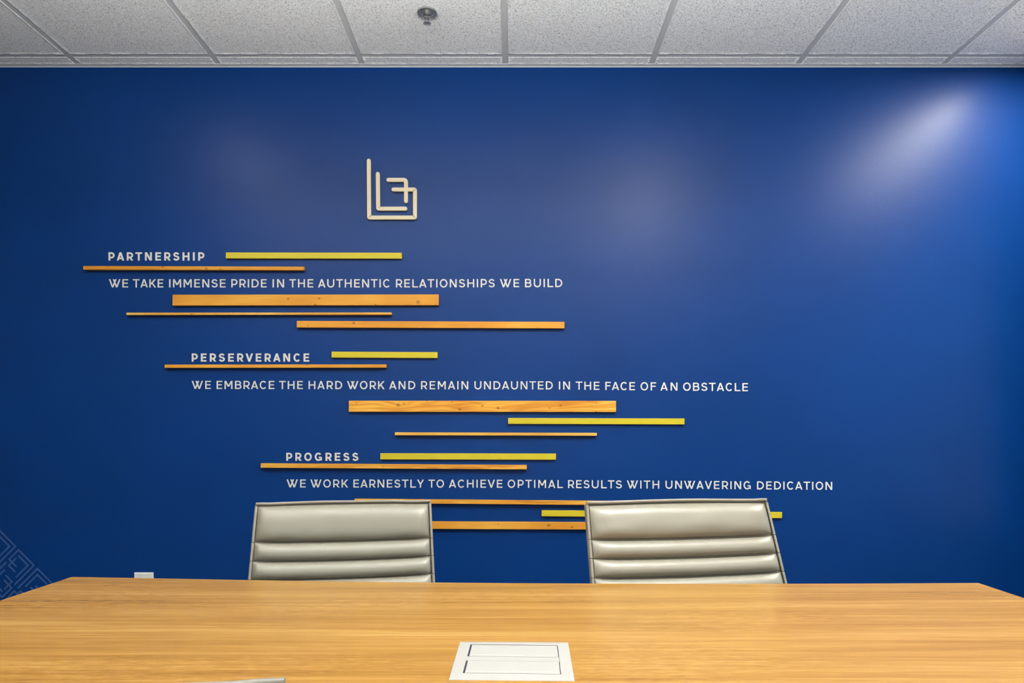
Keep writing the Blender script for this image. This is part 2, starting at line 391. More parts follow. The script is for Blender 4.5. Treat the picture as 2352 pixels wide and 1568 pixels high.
# recessed downlights (all above or behind the frame; the last five added as fill)
m, N, L, bb = mat('lit_lens'); bb.inputs['Base Color'].default_value = (0.9, 0.9, 0.9, 1)
bb.inputs['Emission Color'].default_value = (*WARM, 1); bb.inputs['Emission Strength'].default_value = 6
M_LENS = m
LBL = ['round recessed downlight above the table, right of centre', 'round recessed downlight above the left side of the blue wall',
       'round recessed downlight above the table centre',
       'round recessed downlight over the left of the room', 'round recessed downlight over the right of the room',
       'round recessed downlight at the window end, right', 'round recessed downlight at the window end, left']
for (x, y, r, p), lb in zip(LIGHTS, LBL):
    t = thing('downlight', lb, 'ceiling light', (x, y, ZC))
    MB().lathe([(r + 0.002, -0.0055), (r + 0.002, -0.009), (r + 0.018, -0.0085), (r + 0.02, -0.0055)], 32).build('trim_ring', M_MODULE, t, True)
    MB().lathe([(0.0005, -0.0065), (r, -0.0065), (r + 0.002, -0.0055)], 32).build('lens', M_LENS, t)

t = thing('linear_ceiling_light', 'white linear ceiling light along the right wall', 'ceiling light', (STRIP[0], STRIP[1], ZC))
MB().box((-STRIP[3] / 2 - 0.012, -STRIP[2] / 2 - 0.012, -0.009), (STRIP[3] / 2 + 0.012, STRIP[2] / 2 + 0.012, -0.0055), 0.001).build('trim_frame', M_MODULE, t)
MB().box((-STRIP[3] / 2, -STRIP[2] / 2, -0.011), (STRIP[3] / 2, STRIP[2] / 2, -0.0085)).build('lens', M_LENS, t)
t = thing('pendant_light', 'slim linear indirect pendant hanging over the table', 'pendant light', (UPFILL[0], UPFILL[1], UPFILL[2]))
MB().box((-UPFILL[3] / 2 - 0.02, -0.035, -0.02), (UPFILL[3] / 2 + 0.02, 0.035, 0.0), 0.002).box((-UPFILL[3] / 2 - 0.02, -0.035, 0), (UPFILL[3] / 2 + 0.02, -0.032, 0.028)).box((-UPFILL[3] / 2 - 0.02, 0.032, 0), (UPFILL[3] / 2 + 0.02, 0.035, 0.028)).build('housing', M_MODULE, t)
MB().box((-UPFILL[3] / 2, -0.031, 0.001), (UPFILL[3] / 2, 0.031, 0.012)).build('diffuser', M_LENS, t)
for sx_ in (-1, 1): MB().tube([(sx_ * 1.1, 0, 0), (sx_ * 1.1, 0, ZC - UPFILL[2])], 0.0012, 6).build('cable', M_CHROME, t)

# ------------------------------------------------------------------ sprinkler head
def sprinkler():
    d = 1.577 * F / (VY - 27)
    x = wx(981, d)
    t = thing('sprinkler_head', 'chrome fire sprinkler with a round cup and toothed deflector hanging from the ceiling tile', 'sprinkler', (x, d, ZC - 0.0010))
    R = 0.0365
    MB().lathe([(R - 0.001, 0.0), (R + 0.0004, -0.003), (R + 0.0004, -0.0055), (R - 0.0012, -0.0068), (R - 0.0035, -0.0064), (R * 0.76, -0.0036), (R * 0.70, -0.0040), (R * 0.64, -0.0012), (0.012, -0.0005), (0.0005, -0.0005)], 48).build('escutcheon', M_STEEL, t, True)
    MB().lathe([(0.0115, -0.0005), (0.0115, -0.003), (0.0095, -0.001), (0.0095, -0.006), (0.006, -0.008), (0.0005, -0.008)], 6).build('body', M_STEEL, t)
    b = MB()
    for s in (-1, 1):
        b.tube([(s * 0.0095, 0, -0.003), (s * 0.0125, 0, -0.012), (s * 0.0120, 0, -0.024), (s * 0.007, 0, -0.034), (0, 0, -0.038)], [0.0022, 0.0020, 0.0018, 0.0018, 0.0025], 8)
    b.build('frame_arms', M_CHROME, t, True)
    MB().tube([(0, 0, -0.008), (0, 0, -0.020), (0, 0, -0.034)], [0.0014, 0.0022, 0.0014], 8).build('glass_bulb', plain('bulb', (0.10, 0.10, 0.10), 0.2), t, True)
    MB().tube([(0, 0, -0.0335), (0, 0, -0.0405)], [0.0042, 0.0034], 12).build('boss', M_STEEL, t, True)
    b = MB(); n = 18; zt = -0.0405
    b.lathe([(0.0005, zt), (0.008, zt), (0.008, zt - 0.001), (0.0005, zt - 0.001)], 24)
    for k in range(n):
        a = 2 * math.pi * k / n; da = math.pi / n * 0.55; r0, r1 = 0.0075, 0.0145
        q = [(r0 * math.cos(a - da), r0 * math.sin(a - da)), (r1 * math.cos(a - da * 1.05), r1 * math.sin(a - da * 1.05)), (r1 * math.cos(a + da * 1.05), r1 * math.sin(a + da * 1.05)), (r0 * math.cos(a + da), r0 * math.sin(a + da))]
        b.face_block([(x_, y_, zt) for x_, y_ in q[:1]] + [(q[1][0], q[1][1], zt - 0.0015), (q[2][0], q[2][1], zt - 0.0015), (q[3][0], q[3][1], zt)] +
                     [(q[0][0], q[0][1], zt - 0.001), (q[1][0], q[1][1], zt - 0.0027), (q[2][0], q[2][1], zt - 0.0027), (q[3][0], q[3][1], zt - 0.001)],
                     [(0, 1, 2, 3), (7, 6, 5, 4), (0, 4, 5, 1), (1, 5, 6, 2), (2, 6, 7, 3), (3, 7, 4, 0)])
    b.build('deflector', M_STEEL, t)
sprinkler()

# ------------------------------------------------------------------ lettering
TH = 0.0016
def ell(cx, cy, rx, ry, a0, a1, n=14):
    return [(cx + rx * math.cos(math.radians(a0 + (a1 - a0) * k / n)), cy + ry * math.sin(math.radians(a0 + (a1 - a0) * k / n))) for k in range(n + 1)]
def catmull(P, n=5):
    P = [P[0]] + P + [P[-1]]; out = []
    for i in range(1, len(P) - 2):
        p0, p1, p2, p3 = (Vector(q) for q in P[i - 1:i + 3])
        for k in range(n):
            t = k / n
            out.append(tuple(0.5 * ((2 * p1) + (p2 - p0) * t + (2 * p0 - 5 * p1 + 4 * p2 - p3) * t * t + (3 * p1 - p0 - 3 * p2 + p3) * t ** 3)))
    return out + [P[-2]]
W_ = dict(A=.90, B=.79, C=.87, D=.86, E=.69, F=.67, G=.90, H=.84, I=.19, K=.81, L=.69, M=.98, N=.84, O=.94, P=.75, R=.78, S=.77, T=.81, U=.87, V=.90, W=1.40, Y=.87)
LSB = dict(A=.03, C=.09, G=.09, O=.09, S=.08, T=.05, V=.03, W=.04, Y=.03)
RSB = dict(A=.03, B=.08, C=.07, D=.09, E=.10, F=.06, G=.12, K=.04, L=.05, O=.09, P=.06, R=.05, S=.08, T=.05, V=.03, W=.04, Y=.03)
def glyph(c, t):
    W = W_[c] * (0.97 if t > 0.22 else 1.0); h = t / 2; T1 = 1 - h; out = []
    if c == 'I': W = t
    def rib(p, closed=False, tt=None): out.append((*ribbon(p, tt or t, closed), closed))
    def par(x0, y0, x1, y1, tt=None):
        tt = (tt or t); k = tt / 2 * math.hypot(x1 - x0, y1 - y0) / abs(y1 - y0)
        out.append(([(x0 - k, y0), (x1 - k, y1)], [(x0 + k, y0), (x1 + k, y1)], False))
    tb = t * 0.88   # horizontals are a little thinner
    hb = tb / 2; B1 = 1 - hb
    V = lambda x: rib([(x, 0), (x, 1)])
    kk = lambda dx, dy, tt=t: tt / 2 * math.hypot(dx, dy) / abs(dy)
    if c == 'I': V(h)
    elif c in 'EFL':
        V(h)
        if c != 'L': rib([(h, B1), (W, B1)], tt=tb); rib([(h, .515), (W * .93, .515)], tt=tb)
        if c != 'F': rib([(h, hb), (W, hb)], tt=tb)
    elif c == 'H': V(h); V(W - h); rib([(h, .51), (W - h, .51)], tt=tb)
    elif c == 'T': rib([(0, B1), (W, B1)], tt=tb); V(W / 2)
    elif c in 'AV':
        k = kk(W / 2 - h, 1); y = (0, 1) if c == 'A' else (1, 0)
        par(k, y[0], W / 2, y[1]); par(W - k, y[0], W / 2, y[1])
        if c == 'A': rib([(W * .20, .27), (W * .80, .27)], tt=tb)
    elif c == 'W':
        k = kk(.27 * W, 1)
        par(k, 1, .325 * W, 0); par(.32 * W, 0, .605 * W, 1); par(.395 * W, 1, .68 * W, 0); par(.675 * W, 0, W - k, 1)
    elif c == 'M': V(h); V(W - h); par(h * 1.3, 1, W / 2, .30); par(W - h * 1.3, 1, W / 2, .30)
    elif c == 'N': V(h); V(W - h); par(h * 1.25, 1, W - h * 1.25, 0)
    elif c == 'K':
        V(h); k = kk(W * .7, .62); par(t * .9, .36, W - k, 1); k = kk(W * .45, .55); par(.36 * W, .58, W - k, 0)
    elif c == 'Y':
        k = kk(W / 2, .6); par(k, 1, W / 2, .40); par(W - k, 1, W / 2, .40); rib([(W / 2, 0), (W / 2, .46)])
    elif c in 'PR':
        lo = .36 if c == 'P' else .385; V(h); r = (B1 - lo) / 2
        rib([(h, B1)] + ell(W - h - r * 1.05 - (0.02 if c == 'R' else 0), lo + r, r * 1.05, r, 90, -90) + [(h, lo)], tt=t * .94)
        if c == 'R': k = kk(W * .35, .4); par(W * .50, lo, W - k, 0)
    elif c == 'B':
        V(h); m_ = .53; r1 = (B1 - m_) / 2; r2 = (m_ - hb) / 2
        rib([(h, B1)] + ell(W - h - r1 - .05, m_ + r1, r1, r1, 90, -90) + [(h, m_)], tt=t * .92)
        rib([(h, m_)] + ell(W - h - r2, hb + r2, r2, r2, 90, -90) + [(h, hb)], tt=t * .92)
    elif c == 'D':
        V(h); r = .5 - hb; rib([(h, B1)] + ell(W - h - r * .98, .5, r * .98, r, 90, -90, 20) + [(h, hb)], tt=t * .94)
    elif c == 'O': rib(ell(W / 2, .5, W / 2 - h, .51 - hb, 0, 360, 40)[:-1], True, t * .96)
    elif c == 'C': rib(ell(W / 2 + .02, .5, W / 2 + .01 - h, .51 - hb, 42, 318, 30), tt=t * .96)
    elif c == 'G':
        rib(ell(W / 2, .5, W / 2 - h, .51 - hb, 42, 316, 30), tt=t * .96)
        rib([(W - h, 0.04), (W - h, .47)], tt=t * .9); rib([(W * .56, .43), (W - h, .43)], tt=tb)
    elif c == 'U': rib([(h, 1)] + ell(W / 2, .40, W / 2 - h, .41 - hb, 180, 360, 22) + [(W - h, 1)], tt=t * .97)
    elif c == 'S':
        P = [(.95, .83), (.80, .925), (.50, 1.005), (.20, .93), (.06, .76), (.18, .60), (.50, .515), (.84, .42), (.97, .24), (.82, .06), (.48, -.005), (.20, .055), (.0, .17)]
        rib(catmull([(h * .85 + u * (W - t * .85), hb + v * (1 - tb)) for u, v in P], 4), tt=t * .93)
    return out, W
GM = {}
def glyph_mesh(c, t, s):
    key = (c, t, round(s, 4))
    if key not in GM:
        g, W = glyph(c, t); b = MB()
        for n_, (Lp, Rp, cl) in enumerate(g):
            # overlapping strokes step back by a hair so that no two faces coincide
            b.strip([(x * s, y * s) for x, y in Lp], [(x * s, y * s) for x, y in Rp], -TH + 0.00004 * n_, 0, cl)
        GM[key] = (b.mesh('letter', M_LETTER), W)
    return GM[key]
def line_of_text(label, words, base, cap, bold=False):
    """words: (text, x0, x1) in photo pixels; base: [(x, y_baseline), ...]"""
    t = 0.215 if bold else 0.160
    d = D - TH; k = d / F; s = cap * k
    x00 = words[0][1]
    yb = lambda x: next((a[1] + (b[1] - a[1]) * (x - a[0]) / (b[0] - a[0]) for a, b in zip(base, base[1:]) if x <= b[0]), base[-1][1])
    root = thing('wall_lettering', label, 'lettering', (wx(x00, d), D, wz(yb(x00), d)))
    for text, a, b in words:
        G = [glyph_mesh(c, t, s) for c in text]; tot = sum(g[1] for g in G) * cap
        sb = [RSB.get(p, .13) + LSB.get(q, .13) for p, q in zip(text, text[1:])]
        gap = ((b - a) - tot) / max(1, len(text) - 1); avg = sum(sb) / max(1, len(sb)) if sb else 0
        x = a
        for i, (me, W) in enumerate(G):
            put('letter', me, root, (wx(x, d) - root.location.x, 0, wz(yb(x), d) - root.location.z))
            if i < len(sb): x += W * cap + gap + (sb[i] - avg) * cap
line_of_text('bold off-white capitals reading PARTNERSHIP', [('PARTNERSHIP', 249, 469.3)], [(0, 598.1), (2352, 598.1)], 18.9, True)
line_of_text('off-white line WE TAKE IMMENSE PRIDE IN THE AUTHENTIC RELATIONSHIPS WE BUILD',
    [('WE', 250, 294), ('TAKE', 305, 375), ('IMMENSE', 388.3, 518), ('PRIDE', 531.2, 612.3), ('IN', 626, 652.3), ('THE', 664.5, 719.5), ('AUTHENTIC', 730.5, 896), ('RELATIONSHIPS', 909.4, 1136.5), ('WE', 1148, 1192.6), ('BUILD', 1205.8, 1291.6)],
    [(0, 659.8), (1000, 659.8), (1300, 659)], 18.9)
line_of_text('bold off-white capitals reading PERSERVERANCE', [('PERSERVERANCE', 440.3, 710)], [(0, 830.1), (2352, 830.1)], 18.6, True)
line_of_text('off-white line WE EMBRACE THE HARD WORK AND REMAIN UNDAUNTED IN THE FACE OF AN OBSTACLE',
    [('WE', 440, 484.1), ('EMBRACE', 497.4, 630), ('THE', 641, 695.4), ('HARD', 708.6, 785.9), ('WORK', 797, 883.3), ('AND', 893.8, 953.9), ('REMAIN', 967, 1075.5), ('UNDAUNTED', 1089.6, 1269.7), ('IN', 1283.7, 1309.2), ('THE', 1322.5, 1376.8), ('FACE', 1390.4, 1458.5), ('OF', 1471.2, 1507), ('AN', 1517, 1556), ('OBSTACLE', 1569, 1718)],
    [(0, 892.9), (440, 892.9), (1270, 894.0), (1500, 896.4), (1718, 898.2)], 18.6)
line_of_text('bold off-white capitals reading PROGRESS', [('PROGRESS', 657.4, 823.2)], [(0, 1057.9), (2352, 1057.9)], 18.4, True)
line_of_text('off-white line WE WORK EARNESTLY TO ACHIEVE OPTIMAL RESULTS WITH UNWAVERING DEDICATION',
    [('WE', 658.2, 702), ('WORK', 712.7, 799.4), ('EARNESTLY', 811.6, 973.7), ('TO', 984, 1019.8), ('ACHIEVE', 1031, 1153.9), ('OPTIMAL', 1166, 1293), ('RESULTS', 1304.8, 1428.6), ('WITH', 1439.8, 1514.3), ('UNWAVERING', 1528.6, 1724.5), ('DEDICATION', 1738.8, 1911.6)],
    [(0, 1119), (658, 1119.1), (1160, 1119.8), (1520, 1121.9), (1912, 1124.7)], 18.4)

# ------------------------------------------------------------------ bars on the wall
def bar(name, label, cat, x0, x1, yl, yr, hgt, t, m, group):
    """x0,x1,yl,yr: corners of the front face in photo pixels (yl/yr = top at left/right), hgt in pixels"""
    d = D - t; k = d / F; ym = (yl + yr) / 2; dy = abs(ym - VY) * t / D
    hgt -= dy
    if ym > VY: yl += dy; yr += dy
    X0, X1 = wx(x0, d), wx(x1, d); ZL, ZR = wz(yl + hgt / 2, d), wz(yr + hgt / 2, d)
    Lh = (X1 - X0) / 2; hh = hgt * k / 2
    b = MB().box((-Lh, -t, -hh), (Lh, 0, hh), 0.0008)
    o = b.build(name, m, None, False, ((X0 + X1) / 2, D, (ZL + ZR) / 2), (0, -math.atan2(ZR - ZL, X1 - X0), 0))
    return tag(o, label, cat, group)
def kn(x0, x1, yc, pts):   # knot pixel positions -> bar frame
    return [((px - (x0 + x1) / 2) / 543.0, -(py - yc) / 543.0, r / 543.0) for px, py, r in pts]
G1, G2 = 'natural wood bars on the blue wall', 'yellow bars on the blue wall'
TW_, TY = 0.025, 0.012
WB = [
 ('thin pine bar with small dark knots under the word PARTNERSHIP', 191, 698, 610.5, 612.0, 10.8, 0.025, [(245, 612, 2), (373.5, 614.5, 2.0), (474, 618, 3), (506, 619, 2)], 0, .96, 0),
 ('wide pine board with knots under the line about authentic relationships', 396, 1007.5, 676.5, 675.8, 26.5, 0.022, [(662, 687, 2.6), (733, 686, 3), (724, 700, 2.6), (863, 700, 2), (961, 694.5, 4.5)], 0, .98, 0),
 ('thinnest pine strip just below the wide knotty board at upper left', 290, 899, 717.8, 717.2, 7.0, 0.026, [(440, 722, 2)], 0, 1.0, .5),
 ('medium pine board with few knots, lowest of the upper group', 681.5, 1296.5, 736.6, 738.8, 16.6, 0.024, [(812, 743, 3.2), (707, 749, 1.6), (1236, 753, 1.2)], 0, 1.04, 0),
 ('thin pine bar under the word PERSERVERANCE', 378, 887, 837, 836.5, 8.6, 0.026, [(705, 838, 1.6)], 0, .98, 0),
 ('wide pine board with bold flame grain and many knots at mid wall', 801, 1415, 919.8, 920.3, 26.0, 0.02, [(914, 930, 4.2), (927, 927, 2.4), (818, 926, 1.6), (980, 922, 1.8), (1056, 940, 3), (1038, 922, 1.5), (1108, 932, 2.4), (1144, 937, 3.2), (1288, 931, 2.6), (1263, 937, 1.8), (1371, 925, 1.6), (1370, 945, 1.6)], 1, 1.06, 0),
 ('thinnest pale pine strip below the long yellow bar at right', 907, 1371, 992.5, 993.8, 6.8, 0.026, [], 0, 1.05, .7),
 ('thin slightly sloping pine bar under the word PROGRESS', 598.5, 1210, 1063.3, 1067.2, 10.6, 0.028, [(880, 1071, 1.2), (1125, 1071, 1.2)], 1, .95, 0),
 ('thin pine bar running behind both chair tops', 814, 1425, 1144.5, 1149.8, 10.2, 0.026, [(1015, 1153, 1.5)], 1, .98, 0),
 ('lowest pine board, seen between the two chairs', 862, 1474, 1196, 1198.6, 17.8, 0.022, [(1260.5, 1205, 3.6), (1314, 1209, 2.6), (1144, 1203, 1.4)], 0, 1.02, 0)]
for i, (lb, x0, x1, yl, yr, h_, t_, ks, fig, tone, pk) in enumerate(WB):
    yc = (yl + yr) / 2 + h_ / 2
    bar('wood_bar', lb, 'wooden bar', x0, x1, yl, yr, h_, t_ * 0.72, pine_mat('pine_%d' % i, kn(x0, x1, yc, ks), 1.7 * i + .4, fig, tone, pk), G1)
for lb, x0, x1, yl, yr, h_ in [
 ('yellow bar to the right of the word PARTNERSHIP', 518.5, 922.5, 579.5, 580, 15.4),
 ('shortest yellow bar, right of the word PERSERVERANCE', 761.5, 1004.7, 807.2, 808.4, 14.4),
 ('yellow bar under the knotty flame grain board', 1167, 1572.3, 959.5, 960.8, 13.8),
 ('yellow bar to the right of the word PROGRESS', 873.5, 1277, 1040.4, 1041.2, 14.3),
 ('lowest yellow bar, partly hidden behind the right chair', 1244, 1796.5, 1170.9, 1175.2, 14.4)]:
    bar('yellow_bar', lb, 'yellow bar', x0, x1, yl, yr, h_, TY, M_YELLOW, G2)

# ------------------------------------------------------------------ monogram
def fillet(P, r, n=5):
    out = [P[0]]
    for a, p, c in zip(P, P[1:], P[2:]):
        p_, u, v = Vector(p), (Vector(a) - Vector(p)).normalized(), (Vector(c) - Vector(p)).normalized()
        for k in range(n + 1):
            s = k / n; q = (p_ + u * r) * (1 - s) ** 2 + p_ * 2 * s * (1 - s) + (p_ + v * r) * s * s; out.append(tuple(q))
    return out + [P[-1]]
def round_stroke(P, t, r):
    """polyline -> outline polygon with round ends"""
    Lp, Rp = ribbon(fillet(P, r) if r > 0 else P, t)
    def cap(c, frm, n=8):
        a = math.atan2(frm[1] - c[1], frm[0] - c[0]); return [(c[0] + t / 2 * math.cos(a - math.pi * k / n), c[1] + t / 2 * math.sin(a - math.pi * k / n)) for k in range(1, n)]
    return Lp, Rp, cap(P[-1], Lp[-1]), cap(P[0], Rp[0])
def stroke_mesh(b, P, t, r, y0, y1):
    Lp, Rp, c1, c0 = round_stroke(P, t, r)
    b.strip(Lp, Rp, y0, y1)
    b.prism([Lp[-1]] + c1 + [Rp[-1]], y0, y1); b.prism([Rp[0]] + c0 + [Lp[0]], y0, y1)
LG = [[(524, 303), (530, 1326), (1356, 1326), (1356, 822), (968, 822)], [(686, 540), (692, 1166), (1184, 1166)], [(877, 648), (1193, 648), (1195, 1030)]]
TL = 0.012
d = D - TL; k = d / F
cx, cy = wx(780 + 940 / 7.84, d), wz(330 + 815 / 7.84, d)
lg = thing('wall_monogram', 'raised cream line monogram of nested angular strokes above the lettering', 'wall emblem', (cx, D, cz := cy))
for i, P in enumerate(LG):
    P2 = [(wx(780 + x / 7.84, d) - cx, wz(330 + y / 7.84, d) - cz) for x, y in P]
    b = MB(); stroke_mesh(b, P2, 8.7 * k, (0.004, 0.004, 0.010)[i], -TL + 0.00006 * i, 0)
    b.build('stroke', M_LOGO, lg)

# ------------------------------------------------------------------ faint line pattern low on the wall
dec = thing('wall_decal', 'faint slate-blue pattern of rotated maze emblems low at the left of the wall', 'wall decal', (wx(60, D), D, wz(1320, D)))
def q(X, Y): return (wx(X / 7.466, D) - dec.location.x, wz(1190 + Y / 7.466, D) - dec.location.z)
LGN = [[(0, 0), (0, 1023), (826, 1023), (826, 519), (440, 519)], [(162, 237), (162, 863), (654, 863)], [(350, 345), (668, 345), (668, 725)]]
EMN = [0]
def emblem(fn, name='emblem'):
    b = MB(); EMN[0] += 1
    for i, P in enumerate(LGN):
        stroke_mesh(b, [q(*fn(x, y)) for x, y in P], 3.3 * D / F, 0, -0.0006 + 0.00003 * i - 0.0001 * EMN[0], 0)
    b.build(name, M_DECAL, dec)
c45 = math.sqrt(.5) * .448
# fig 2: long leg end (255,1135), corner (583,800), apex (312,530)
def lin(o, u, v): return lambda x, y: (o[0] + x * u[0] + y * v[0], o[1] + x * u[1] + y * v[1])
s_ = 328 / 1023
emblem(lin((255, 1133), (-s_, -s_ * 1.0), (s_, -s_)))                      # the whole emblem beside the table corner
emblem(lin((-62, 808), (-s_, -s_), (s_, -s_)))                            # upper one, cut by the frame
emblem(lin((314, 1190), (s_, s_), (s_, -s_)))                              # mirrored one running behind the table
# rotated by half a turn, at the left edge:   corner (200,1190) is LGN (826,519)
f45 = lambda x, y: (200 + (x - 826) * s_ - (y - 519) * s_, 1190 + (x - 826) * s_ + (y - 519) * s_)
emblem(f45)
b = MB()
for P in ([(100, 755), (-60, 915)], [(75, 885), (-60, 1020)], [(35, 1245), (-40, 1165)],
          [(130, 1365), (245, 1245), (400, 1400)], [(300, 1300), (355, 1245), (420, 1310)], [(530, 1190), (700, 1360)], [(615, 1165), (760, 1310)]):
    kf = len(b.v) * 2e-6
    stroke_mesh(b, [q(*p) for p in P], 3.3 * D / F, 0, -0.0009 - kf, 0)
b.build('emblem_fragments', M_DECAL, dec)

# ------------------------------------------------------------------ wall outlet
def outlet():
    x0, x1, yt = wx(309, D), wx(353, D), wz(1314, D)
    cx = (x0 + x1) / 2; W2 = (x1 - x0) / 2; cz = yt - 0.058
    t = thing('wall_outlet', 'white plastic wall outlet just above the left end of the table', 'outlet', (cx, D, cz))
    b = MB(); hh = 0.058; a, c = W2, hh
    O = [(-a, 0), (a, 0)];
    def ring(x, z, y): return [(-x, y, -z), (x, y, -z), (x, y, z), (-x, y, z)]
    vs = ring(a, c, 0) + ring(a, c, -0.003) + ring(a - 0.004, c - 0.004, -0.006) + ring(0.0265, 0.0455, -0.006) + ring(0.0262, 0.0452, -0.004)
    fs = [(i + 4 * r, (i + 1) % 4 + 4 * r, (i + 1) % 4 + 4 * r + 4, i + 4 * r + 4) for r in range(4) for i in range(4)] + [(0, 1, 2, 3), (16, 17, 18, 19)]
    b.face_block(vs, fs); b.build('cover_plate', M_OUTLET, t)
    MB().box((-0.025, -0.0085, -0.044), (0.025, -0.004, 0.044), 0.0008).build('receptacle', M_OUTLET, t)
    for s in (-1, 1):
        b = MB()
        for dx in (-0.0065, 0.0065): b.box((dx - 0.0012, -0.0088, s * 0.021 - 0.004), (dx + 0.0012, -0.0080, s * 0.021 + 0.004))
        b.build('socket_slots', M_DARK, t)
    for s in (-1, 1): MB().tube([(0, -0.0058, s * 0.0515), (0, -0.0068, s * 0.0515)], 0.003, 10).build('screw', M_OUTLET, t)
outlet()

# ------------------------------------------------------------------ table
ZT = 0.74
far = []
for px, py in ((165, 1324), (370, 1327.8), (570, 1331.5), (780, 1334.8), (990, 1337.2), (1165, 1338.5), (1340, 1339.4), (1560, 1340), (1780, 1340), (2010, 1339.3), (2248, 1338.2)):
    dd = (H - ZT) * F / (py - VY); far.append((wx(px, dd), dd))
LC = (-1.076, 0.62); RC = (1.078, 0.62)
tb = thing('conference_table', 'long conference table with golden oak laminate top', 'table', (0, 1.13, 0))
poly = [(x, y - 1.13) for x, y in [LC, RC] + far[::-1]]
top = MB(); e = 0.0012
inn = [(x * (1 - e), y * (1 - e)) for x, y in poly]
n = len(poly)
vs = [(x, y, ZT - 0.03) for x, y in inn] + [(x, y, ZT - 0.0288) for x, y in poly] + [(x, y, ZT - 0.0012) for x, y in poly]
# table top has a rectangular cut-out for the power module
mx0, mx1, my0, my1 = -0.088, 0.088, 0.987 - 1.13, 1.156 - 1.13
vs += [(x, y, ZT) for x, y in inn]
fs = [tuple(range(n - 1, -1, -1))] + [(i + r * n, (i + 1) % n + r * n, (i + 1) % n + (r + 1) * n, i + (r + 1) * n) for r in range(3) for i in range(n)] + [tuple(range(3 * n, 4 * n))]
top.face_block(vs, fs).build('tabletop', M_TABLE, tb)
for s in (-1, 1):
    MB().box((s * 0.93 - 0.03, -0.32, 0.03), (s * 0.93 + 0.03, 0.32, ZT - 0.032), 0.002).build('leg_panel', M_BLACK, tb)
    MB().box((s * 0.93 - 0.05, -0.38, 0.0), (s * 0.93 + 0.05, 0.38, 0.03), 0.004).build('foot', M_STEEL, tb)
MB().box((-0.90, -0.03, ZT - 0.09), (0.90, 0.03, ZT - 0.03)).build('beam', M_BLACK, tb)

# power module set into the top
def module():
    z0 = ZT
    def g(px, py, z=ZT): dd = (H - z) * F / (py - VY); return (wx(px, dd), dd)
    A = [g(1056.5, 1474), g(1305, 1475.5), g(1320, 1563.8), g(1030.5, 1561.2)]      # outer
    B = [g(1080.5, 1481.2), g(1280.6, 1483.5), g(1288.7, 1551), g(1062.5, 1548.0)]  # inner
    c = (sum(p[0] for p in A) / 4, sum(p[1] for p in A) / 4)
    t = thing('table_power_module', 'white square power module with two flip lids set into the table', 'power module', (c[0], c[1], ZT))
    R = lambda P: [(x - c[0], y - c[1]) for x, y in P]
    A, B = R(A), R(B)
    h1 = 0.0022
    Bo = [(x * 1.02, y * 1.02) for x, y in B]
    vs = [(x, y, 0) for x, y in A] + [(x * .995, y * .995, 0.0006) for x, y in A] + [(x, y, h1) for x, y in Bo] + [(x, y, h1 - 0.0004) for x, y in B] + [(x, y, 0.0002) for x, y in B]
    for i, nm in enumerate(range(4)):
        j = (i + 1) % 4; b = MB()
        b.face_block([vs[i + 4 * r] for r in range(5)] + [vs[j + 4 * r] for r in range(5)], [(r, r + 1, r + 6, r + 5) for r in range(4)])
        b.build('frame_side', M_MODULE, t)
    MB().slab([(x * 1.0, y * 1.0) for x, y in B[::-1]], 0.00005, 0.0003).build('recess', M_DARK, t)  # flat dark sheet: the shade between the lids is in its colour
    # lids run left to right between v=0 (far) and v=1 (near)
    def at(u, v):
        a = Vector(B[0]).lerp(Vector(B[1]), u); d_ = Vector(B[3]).lerp(Vector(B[2]), u); return a.lerp(d_, v)
    def piece(name, u0, u1, v0, v1, z1, lipped):
        b = MB(); P = [at(u0, v1), at(u1, v1), at(u1, v0), at(u0, v0)]
        b.slab([tuple(p) for p in P], 0.0004, z1)
        o = b.build(name, M_MODULE, t)
        if lipped:
            Q = [at(u0, v1), at(u1, v1), at(u1, v1 - 0.055), at(u0, v1 - 0.055)]
            v_ = [(*Q[0], z1 - 0.0012), (*Q[1], z1 - 0.0012), (*Q[2], z1 + 0.0006), (*Q[3], z1 + 0.0006), (*Q[2], z1 - 0.0001), (*Q[3], z1 - 0.0001)]
            MB().face_block(v_, [(0, 1, 2, 3), (3, 2, 4, 5), (0, 5, 4, 1), (0, 3, 5), (1, 4, 2)]).build('lip', M_MODULE, o)
    piece('lid', 0.022, 0.992, 0.022, 0.44, 0.0016, True)
    piece('centre_bar', 0.0, 0.998, 0.445, 0.585, 0.0014, False)
    piece('lid', 0.022, 0.992, 0.595, 0.985, 0.0016, True)
module()

